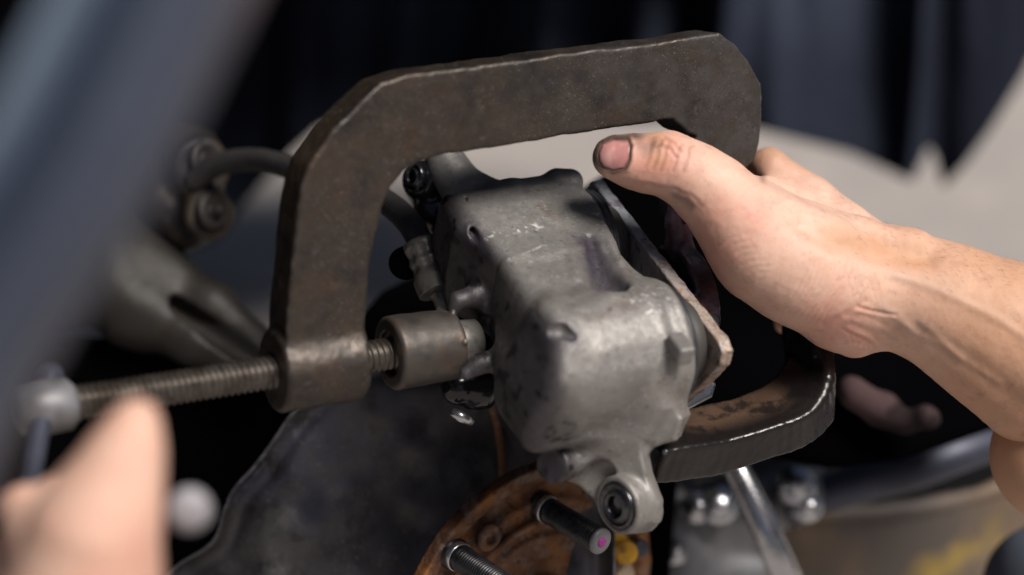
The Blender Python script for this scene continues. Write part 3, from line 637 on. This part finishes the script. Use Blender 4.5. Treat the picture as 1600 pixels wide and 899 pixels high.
V, F = lathe([(-134, 6), (-132, 10), (-122, 11.5), (-112, 11), (-109, 8)], SC, sA, 36); mk('screw_head', V, F, M['lowarm'], scw)
hb = SC - sA * 122; hd = unit((0.05, -0.62, 0.78)); V, F = lathe([(-24, 3), (-23, 5), (-18, 6.4), (-14, 4.4), (140, 4.4), (144, 6.4), (149, 5), (150, 3)], hb, hd, 24); mk('handle', V, F, M['bluebar'], clamp)
B0 = SC + sA * 35
def barf(P):
    d = cyl(P, B0, B0 + sA * 33, 17.2, 2.6, 16.2)
    d = smax(d, -cyl(P, B0 - sA * 10, B0 + sA * 3.0, 10.2, 1), 1)
    for k in range(6):
        an = k * math.pi / 3 + 0.5; x, y, z = frame_of(sA); c = B0 + sA * 31 + 16 * (x * math.cos(an) + y * math.sin(an)); d = smin(d, np.linalg.norm(P - c, axis=1) - 1.6, 1)
    return d + 0.22 * noise(P, 5, 2)
sdfo('swivel_barrel', barf, B0 - 26 + sA * 8, B0 + 26 + sA * 28, 0.8, M['barrel'], clamp)
V, F = lathe([(30, 10), (33, 10.5), (44, 10.2), (45, 9)], B0, sA, 40); mk('pressure_foot', V, F, M['ferrule'], clamp)
# anvil disc on the far jaw
AD = toV([30, -6, -20])
def anv(P):
    d = cyl(P, AD, AD + cA * 11, 30, 2.2)
    d = smin(d, torus(P, AD + cA * 1, cA, 28, 1.6), 1.5)
    d = smin(d, chain(P, [(Q(1060, 385, -22), 6), (Q(1062, 350, -22), 6), (Q(1068, 300, -24), 7), (Q(1095, 250, -30), 9)], 5), 5)
    d = smin(d, np.linalg.norm(P - Q(1085, 470, -2), axis=1) - 3.5, 2)
    return d + 0.5 * noise(P, 8, 5) + 0.2 * noise(P, 3, 6)
sdfo('anvil', anv, (20, -55, -75), (115, 72, 25), 1.0, M['wetblack'], clamp)

# ------------------------------------------------------------------ brake hose
t = thing('brake_hose', Q(700, 500, -8), 'ribbed black brake hose curving behind the clamp into a crimped ferrule', 'hose')
hp = cr([Q(300, 285, -140), Q(340, 258, -130), Q(400, 250, -115), Q(470, 266, -90), (Q(560, 292, -60)), Q(612, 322, -38), Q(642, 352, -26), Q(660, 385, -18)], 10)
V, F = tube(hp, 6.0, 72, 26, 0.32); mk('rubber_tube', V, F, M['rubber'], t)
fd = unit(Q(694, 478, -8) - Q(656, 378, -18)); f0 = Q(656, 378, -18)
prof = [(0, 8.2), (0.8, 9.2), (3, 9.4), (5, 9.0), (8, 8.3), (11, 9.2), (14, 8.4), (17, 9.2), (20, 10), (26, 9.8), (27, 9.4), (28, 6), (29, 4.4), (37, 4.2)]
def dent(tt, an, rr): return rr - (0.55 if 4 < tt < 17 and math.cos(8 * an) > 0.3 else 0)
V, F = lathe([tuple(p[:2]) for p in cr([np.array([a, b, 0]) for a, b in prof], 3)], f0, fd, 48, dent); mk('ferrule', V, F, M['ferrule'], t)
def banj(P): 
    d = cyl(P, Q(640, 408, -30), Q(632, 412, -14), 8, 2)
    return smin(d, cone(P, Q(640, 408, -26), Q(690, 440, -30), 5, 6), 3)
sdfo('hose_bracket', banj, Q(610, 450, -44), Q(710, 385, -4), 1.0, M['black'], t)

# ------------------------------------------------------------------ person: right hand and forearm
per = thing('person', Q(1620, 780, 0), 'bare-armed mechanic, thumb over the clamp jaw, other hand at the clamp screw', 'person')
PX = lambda a: a * 0.3
def C(*pts): return [(Q(x, y, w), PX(r)) for x, y, w, r in pts]
TH1 = C((957, 247, 24, 30), (985, 251, 24, 35), (1012, 256, 23, 38), (1045, 256, 22, 44), (1085, 278, 21, 49), (1120, 308, 20, 56), (1160, 352, 18, 66), (1200, 385, 14, 78), (1250, 412, 8, 86), (1300, 436, 2, 84))
IDX = [C((1320, 352, -22, 36), (1250, 300, -34, 30), (1202, 262, -42, 30), (1165, 262, -62, 28), (1120, 292, -74, 25), (1105, 335, -72, 24)),
       C((1330, 380, -30, 38), (1250, 340, -52, 32), (1195, 335, -78, 28), (1160, 365, -86, 26), (1165, 400, -76, 24)),
       C((1340, 420, -34, 38), (1265, 390, -60, 32), (1210, 385, -84, 27), (1185, 415, -90, 25), (1200, 445, -78, 23)),
       C((1345, 460, -30, 36), (1285, 440, -60, 30), (1240, 440, -80, 24), (1222, 470, -82, 21), (1226, 506, -72, 17))]
def handf(P):
    d = chain(P, TH1, 7)
    d = smin(d, chain(P, C((1190, 400, 16, 66), (1250, 425, 12, 72), (1310, 445, 4, 78)), 6), 10)
    # palm, wrist and forearm
    d = smin(d, chain(P, C((1250, 400, -14, 78), (1330, 438, -10, 76), (1400, 453, -6, 80), (1480, 480, -6, 92), (1560, 520, -8, 112), (1640, 560, -8, 128), (1760, 620, -10, 140)), 8), 10)
    d = smin(d, chain(P, C((1275, 455, 2, 58), (1310, 500, -4, 46), (1335, 526, -10, 33)), 5), 9)      # heel of the hand
    d = smin(d, chain(P, C((1340, 496, -10, 46), (1420, 490, -10, 50), (1500, 528, -6, 62), (1600, 610, -6, 74)), 5), 9)
    d = smin(d, chain(P, C((1185, 300, 8, 22), (1260, 345, 2, 24), (1340, 368, 0, 26), (1420, 390, -2, 28), (1520, 428, -4, 32)), 5), 7)   # thumb tendon ridge
    d = smin(d, chain(P, C((1170, 290, -8, 18), (1200, 300, -22, 22), (1260, 330, -26, 30)), 5), 5)     # web between thumb and index
    d = smin(d, chain(P, C((1208, 268, -36, 30), (1270, 318, -32, 38), (1350, 385, -22, 48)), 6), 6)
    for i, c in enumerate(IDX): d = smin(d, chain(P, c, 4), 3.0 if i else 3.0)
    return d
lines = []
def L(depth, wd, *p): lines.append((depth, wd, np.array([Q(x, y, 0)[:2] for x, y in p])))
def seg2(p, pts):
    r = None
    for a, b in zip(pts[:-1], pts[1:]):
        e = b - a; t_ = np.clip(((p - a) @ e) / (e @ e), 0, 1)[:, None]; d_ = np.linalg.norm(p - a - t_ * e, axis=1); r = d_ if r is None else np.minimum(r, d_)
    return r
# thumb joint creases, web creases, wrist and thenar lines (positions on the skin facing out)
for i, x in enumerate((1018, 1030, 1042, 1062, 1078)):
    L(0.34 - 0.06 * abs(i - 2), 0.8, (x + 4, 216 + 3 * i), (x - 2, 232), (x - 3, 246), (x - 10, 262 + 2 * i))
L(0.5, 0.9, (1038, 215), (1052, 222), (1064, 236)); L(0.5, 0.8, (1030, 226), (1046, 232), (1056, 246))
L(0.15, 0.8, (1000, 286), (1030, 292), (1060, 296)); L(0.15, 0.9, (1062, 300), (1080, 305), (1098, 322))
for k in range(7): L(0.10, 0.7, (1120 + 7 * k, 385 + 9 * k), (1140 + 8 * k, 372 + 9 * k), (1165 + 7 * k, 366 + 10 * k))
for k in range(9): L(0.12, 0.7, (1212 + 9 * k, 482 + 3 * k), (1236 + 8 * k, 468 + 1 * k), (1252 + 9 * k, 440 + 1 * k), (1262 + 9 * k, 415))
for k in range(6): L(0.12, 0.8, (1325 + 9 * k, 400 + 4 * k), (1322 + 10 * k, 430 + 4 * k), (1334 + 9 * k, 462 + 5 * k))
L(0.4, 1.5, (1288, 508), (1312, 496), (1338, 478), (1352, 470)); L(0.22, 1.4, (1322, 492), (1352, 494), (1380, 506), (1412, 526)); L(0.2, 1.2, (1330, 506), (1360, 520), (1380, 540)); L(0.5, .9, (1340, 480), (1362, 486), (1400, 492))
for k in range(6): L(0.22, 0.8, (1316 + 7 * k, 514 + 3 * k), (1328 + 7 * k, 522 + 3 * k), (1332 + 8 * k, 536 + 2 * k))
vein = [np.array([Q(x, y)[:2] for x, y in p]) for p in ([(1380, 480), (1430, 520), (1480, 545), (1560, 600)], [(1400, 430), (1470, 455), (1560, 500), (1620, 540)], [(1440, 505), (1500, 560)])]
def hfront(P): return (P[:, 2] > -22)
def hdisp(P):
    s = K * (DIST - P[:, 2]) / DIST; p = P[:, :2] * (K / s)[:, None]; d = 0
    fr = hfront(P)
    for dp, wd, pts in lines:
        ds = seg2(p, pts); d = d - 0.85 * dp * np.exp(-(ds / wd) ** 2) + 0.25 * dp * np.exp(-((ds - 1.8 * wd) / wd) ** 2)
    for v in vein: d = d + 0.55 * np.exp(-(seg2(p, v) / 2.2) ** 2)
    d = d - 2.6 * np.exp(-(seg2(p, np.array([Q(1255, 352)[:2], Q(1310, 382)[:2], Q(1380, 398)[:2], Q(1450, 402)[:2]])) / 5.0) ** 2) + 0.9 * np.exp(-(seg2(p, np.array([Q(1200, 298)[:2], Q(1280, 336)[:2], Q(1360, 356)[:2], Q(1440, 368)[:2]])) / 3.0) ** 2)
    d = d - 1.1 * np.exp(-(seg2(p, np.array([Q(1440, 520)[:2], Q(1520, 570)[:2], Q(1600, 640)[:2]])) / 4.5) ** 2)
    d = np.where(fr, d, 0)
    n = 0.35 * noise(P, 16, 4) + 0.12 * noise(P, 4, 5) + 0.06 * noise(P, 1.8, 6)
    # nail bed
    nd = nail_d(p); n = n - np.where(fr, 0.9 * np.clip(-nd / 0.8, 0, 1) - 0.5 * np.exp(-((nd - 1.0) / 0.9) ** 2), 0)
    return d + n
NAIL = np.array([Q(x, y)[:2] for x, y in [(934, 240), (940, 224), (958, 217), (982, 219), (986, 228), (984, 250), (976, 264), (958, 268), (942, 262), (935, 252)]])
def nail_d(p): return poly2(p, NAIL)
def pp(P): return P[:, :2] * (DIST / (DIST - P[:, 2]))[:, None]
def a_dirt(P):
    P = P + 0.5 * np.stack([noise(P, 3, 51), noise(P, 3, 52), 0 * P[:, 0]], 1)
    p = pp(P); fr = P[:, 2] > -20; nd = nail_d(p)
    d = 0.95 * np.exp(-((nd - 0.3) / 0.95) ** 2)
    tip = np.clip((Q(948, 0)[0] - p[:, 0]) / 5, 0, 1) * 0.75 + np.clip((p[:, 1] - Q(0, 222)[1]) / 2.5, 0, 1) * np.clip((Q(1020, 0)[0] - p[:, 0]) / 8, 0, 1) * 0.8
    g = 0.5 * np.exp(-(seg2(p, np.array([Q(1000, 224)[:2], Q(1010, 235)[:2], Q(1020, 226)[:2]])) / 3.5) ** 2)
    g = g + 0.6 * np.exp(-(seg2(p, np.array([Q(1056, 304)[:2], Q(1070, 311)[:2], Q(1082, 322)[:2]])) / 2.2) ** 2)
    g = g + 0.5 * np.exp(-(seg2(p, np.array([Q(1190, 256)[:2], Q(1192, 280)[:2]])) / 1.6) ** 2)
    c = 0
    for dp, wd, pts in lines[:9]: c = c + 0.22 * np.exp(-(seg2(p, pts) / 0.8) ** 2)
    return np.where(fr, np.clip(d + tip + g + c + 0.12 * (fbm(P, 6, 31) > 0.35), 0, 1), 0.1)
def a_red(P):
    p = pp(P); c = 0
    for dp, wd, pts in lines: c = c + min(0.28, dp * 0.9) * np.exp(-(seg2(p, pts) / (1.1 * wd)) ** 2)
    for x, y, r in ((1000, 250, 14), (1330, 530, 13), (1125, 400, 14), (1105, 340, 12), (1290, 495, 10), (1045, 245, 14), (1180, 340, 10)):
        c = c + 0.6 * np.exp(-(np.linalg.norm(p - Q(x, y)[:2], axis=1) / r) ** 2)
    return np.clip(c + 0.2 * fbm(P, 10, 41), 0, 1)
def a_vein(P):
    p = pp(P); c = 0
    for v in vein: c = c + np.exp(-(seg2(p, v) / 3.5) ** 2)
    return np.clip(c, 0, 1)
def a_tan(P):
    p = pp(P); return np.clip((p[:, 0] - Q(1330, 0)[0]) / 70, 0, 0.85) + 0.8 * np.exp(-(seg2(p, np.array([Q(1300, 372)[:2], Q(1430, 400)[:2]])) / 7) ** 2) + 0.6 * np.clip((-22 - P[:, 2]) / 12, 0, 1) + 0.8 * np.exp(-(seg2(p, np.array([Q(1028, 218)[:2], Q(1028, 250)[:2]])) / 4) ** 2)
hand = sdfo('right_arm', handf, (25, -75, -125), (262, 85, 55), 0.75, M['skin'], per, disp=hdisp, attrs={'dirt': a_dirt, 'red': a_red, 'vein': a_vein, 'tan': a_tan})
# thumbnail: a curved plate lying on the thumb
def nailf(P):
    nd = nail_d(pp(P)) + 0.35; return smax(smax(nd, handf(P) - 0.25, 0.8), -(handf(P) + 2.0), 0.3)
def nail_only(P): return smax(nailf(P), -(P[:, 2] - 24), 0.2)
sdfo('thumbnail', nail_only, Q(925, 275, 20), Q(995, 210, 40), 0.35, M['nail'], hand, attrs={'dirt': lambda P: np.clip(np.exp(-((nail_d(pp(P)) + 0.2) / 0.9) ** 2) * 0.95 + 0.25 * np.clip(fbm(P, 4, 3), 0, 1), 0, 1)})
# fine hairs along the forearm
HV = []; HF = []; rng = random.Random(5)
hm = hand.data; nv = len(hm.vertices); hl = np.array(hand.location); base0 = np.array(per.location)
for _ in range(30000):
    v_ = hm.vertices[rng.randrange(nv)]; c_ = np.array(v_.co) + base0; vw = np.array([(c_ - C0) @ AX_U, (c_ - C0) @ AX_V, (c_ - C0) @ AX_W]) * 1000
    if vw[0] < 150 or vw[2] < -45: continue
    nrm = np.array([np.array(v_.normal) @ AX_U, np.array(v_.normal) @ AX_V, np.array(v_.normal) @ AX_W])
    if nrm[1] < 0.35 or rng.random() > 0.25 + 0.5 * (nrm[1] > 0.75): continue
    tdir = unit(np.array([-0.75, 0.35, 0.1]) + np.array([rng.uniform(-.4, .4) for _k in range(3)]) - 0.3 * nrm); ln = rng.uniform(2.2, 4.5); wd_ = unit(np.cross(tdir, nrm)) * 0.045
    a_ = vw - nrm * 0.1; m_ = vw + nrm * 0.6 + tdir * ln * 0.5; e_ = vw + nrm * 0.8 + tdir * ln; k_ = len(HV)
    HV += [a_ - wd_, a_ + wd_, m_ + wd_ * .8, m_ - wd_ * .8, e_]; HF += [(k_, k_ + 1, k_ + 2, k_ + 3), (k_ + 3, k_ + 2, k_ + 4)]
    if len(HF) > 2400: break
ah = mk('arm_hair', HV, HF, M['hair'], hand); ah['kind'] = 'stuff'
z = lambda P: np.zeros(len(P))
# left hand in the foreground, gripping the handle
def lh(P):
    c = lambda *pts: [(Q(x, y, w), r * 0.3 * (DIST - w) / DIST) for x, y, w, r in pts]
    d = chain(P, c((214, 656, 300, 33), (200, 700, 300, 48), (178, 760, 300, 68), (148, 830, 300, 96), (130, 930, 295, 115), (120, 1080, 288, 130)), 8)
    d = smin(d, chain(P, c((60, 860, 270, 50), (40, 800, 245, 38), (90, 780, 225, 34), (150, 770, 210, 30)), 5), 4)
    d = smin(d, chain(P, c((40, 930, 265, 50), (20, 870, 235, 38), (80, 850, 215, 33), (140, 840, 205, 30)), 5), 3)
    return smin(d, chain(P, c((40, 1000, 260, 48), (20, 940, 228, 36), (80, 915, 210, 33), (140, 905, 200, 28)), 5), 3)
lhd = sdfo('left_hand', lh, (-245, -225, 170), (-100, -35, 345), 1.6, M['skin'], per, attrs={'dirt': z, 'red': lambda P: 0.12 + 0.5 * fbm(P, 14, 3), 'vein': z, 'tan': z})
# bare knee at the right edge, with trouser cloth below
def knee(P): return chain(P, [(Q(1656, 712, -20), 33), (Q(1760, 725, -30), 38)], 4) + 0.5 * noise(P, 14, 3)
sdfo('knee', knee, (205, -135, -75), (300, -30, 25), 1.3, M['skin'], per, attrs={'dirt': z, 'red': z, 'vein': z, 'tan': lambda P: np.ones(len(P))})
def trou(P): return chain(P, [(Q(1650, 930, -150), 40), (Q(1760, 880, -150), 48)], 4) + 1.2 * noise(P, 18, 3)
sdfo('trouser_leg', trou, (215, -230, -215), (360, -85, -90), 2.2, M['trouser'], per)

# ------------------------------------------------------------------ bottom right background
UP = unit((0, math.cos(PITCH), math.sin(PITCH)))
pc = Q(1225, 560, -480)
t = thing('drain_pan', pc - UP * 110, 'old round tan pan with a dark inside and yellow stains, at the lower right', 'pan')
def panf(P):
    d = cyl(P, pc - UP * 130, pc, 212, 3); d = smax(d, -cyl(P, pc - UP * 70, pc + UP * 30, 201, 3), 3)
    return smin(d, torus(P, pc, UP, 210, 5), 3) + 1.5 * noise(P, 30, 3)
sdfo('shell', panf, pc - np.array([225, 230, 260]), pc + np.array([225, 130, 225]), 5.0, M['pan'], t)
V, F = lathe([(-60, 195), (-30, 198), (-29, 150)], pc, UP, 64); mk('dark_contents', V, F, M['pan_in'], t)
V, F = tube([Q(1180, 800, -220), Q(1290, 770, -225), Q(1430, 730, -225), Q(1590, 675, -225)], [8, 12, 13, 11], 20); o = mk('pry_bar', V, F, M['bluebar']); tag(o, 'blue-grey bar lying across the round tan pan', 'bar')
V, F = tube([Q(1120, 690, -150), Q(1150, 735, -145), Q(1190, 815, -140), Q(1240, 925, -135)], [6.5, 7.5, 8, 8.5], 20); o = mk('steel_rod', V, F, M['chrome']); tag(o, 'pale steel rod slanting down to the right below the finger of the caliper', 'rod')
t = thing('lower_arm', Q(1130, 920, -210), 'grey lower suspension arm with bright bolts, blurred below the caliper finger', 'suspension arm')
def lowarm(P):
    d = chain(P, [(Q(1030, 740, -200), 14), (Q(1055, 830, -205), 20), (Q(1070, 980, -205), 26)], 10)
    d = smin(d, chain(P, [(Q(1060, 800, -205), 18), (Q(1150, 800, -215), 20), (Q(1240, 770, -220), 18)], 10), 10)
    d = smin(d, chain(P, [(Q(1070, 870, -210), 20), (Q(1160, 900, -220), 22), (Q(1180, 990, -220), 24)], 10), 10)
    d = smin(d, rbox(P, Q(1215, 715, -235), (26, 22, 14), 6), 8)
    return d + 1.5 * noise(P, 18, 2)
sdfo('casting', lowarm, Q(960, 1000, -265), Q(1330, 640, -165), 2.2, M['lowarm'], t)
for px, py, r in ((1120, 792, 11.5), (1085, 797, 9), (1242, 762, 11), (1258, 795, 9), (1052, 868, 7)):
    V, F = lathe([(-22, r * .8), (-4, r * .85), (0, r), (6, r), (8, r * .8), (8.4, r * .5), (11, r * .45), (12, r * .3)], Q(px, py, -185), unit((0.1, 0.35, 1)), 24); mk('bolt', V, F, M['chrome'], t)
def ragf(P):
    d = chain(P, [(Q(1335, 615, -138), 9), (Q(1380, 640, -140), 8), (Q(1418, 660, -138), 5), (Q(1445, 650, -132), 8)], 6)
    return d + 2 * noise(P, 14, 3)
o = sdfo('rag', ragf, Q(1270, 720, -160), Q(1500, 560, -110), 1.8, M['rag']); tag(o, 'dusky pink-brown rag lump in shadow under the forearm', 'rag')
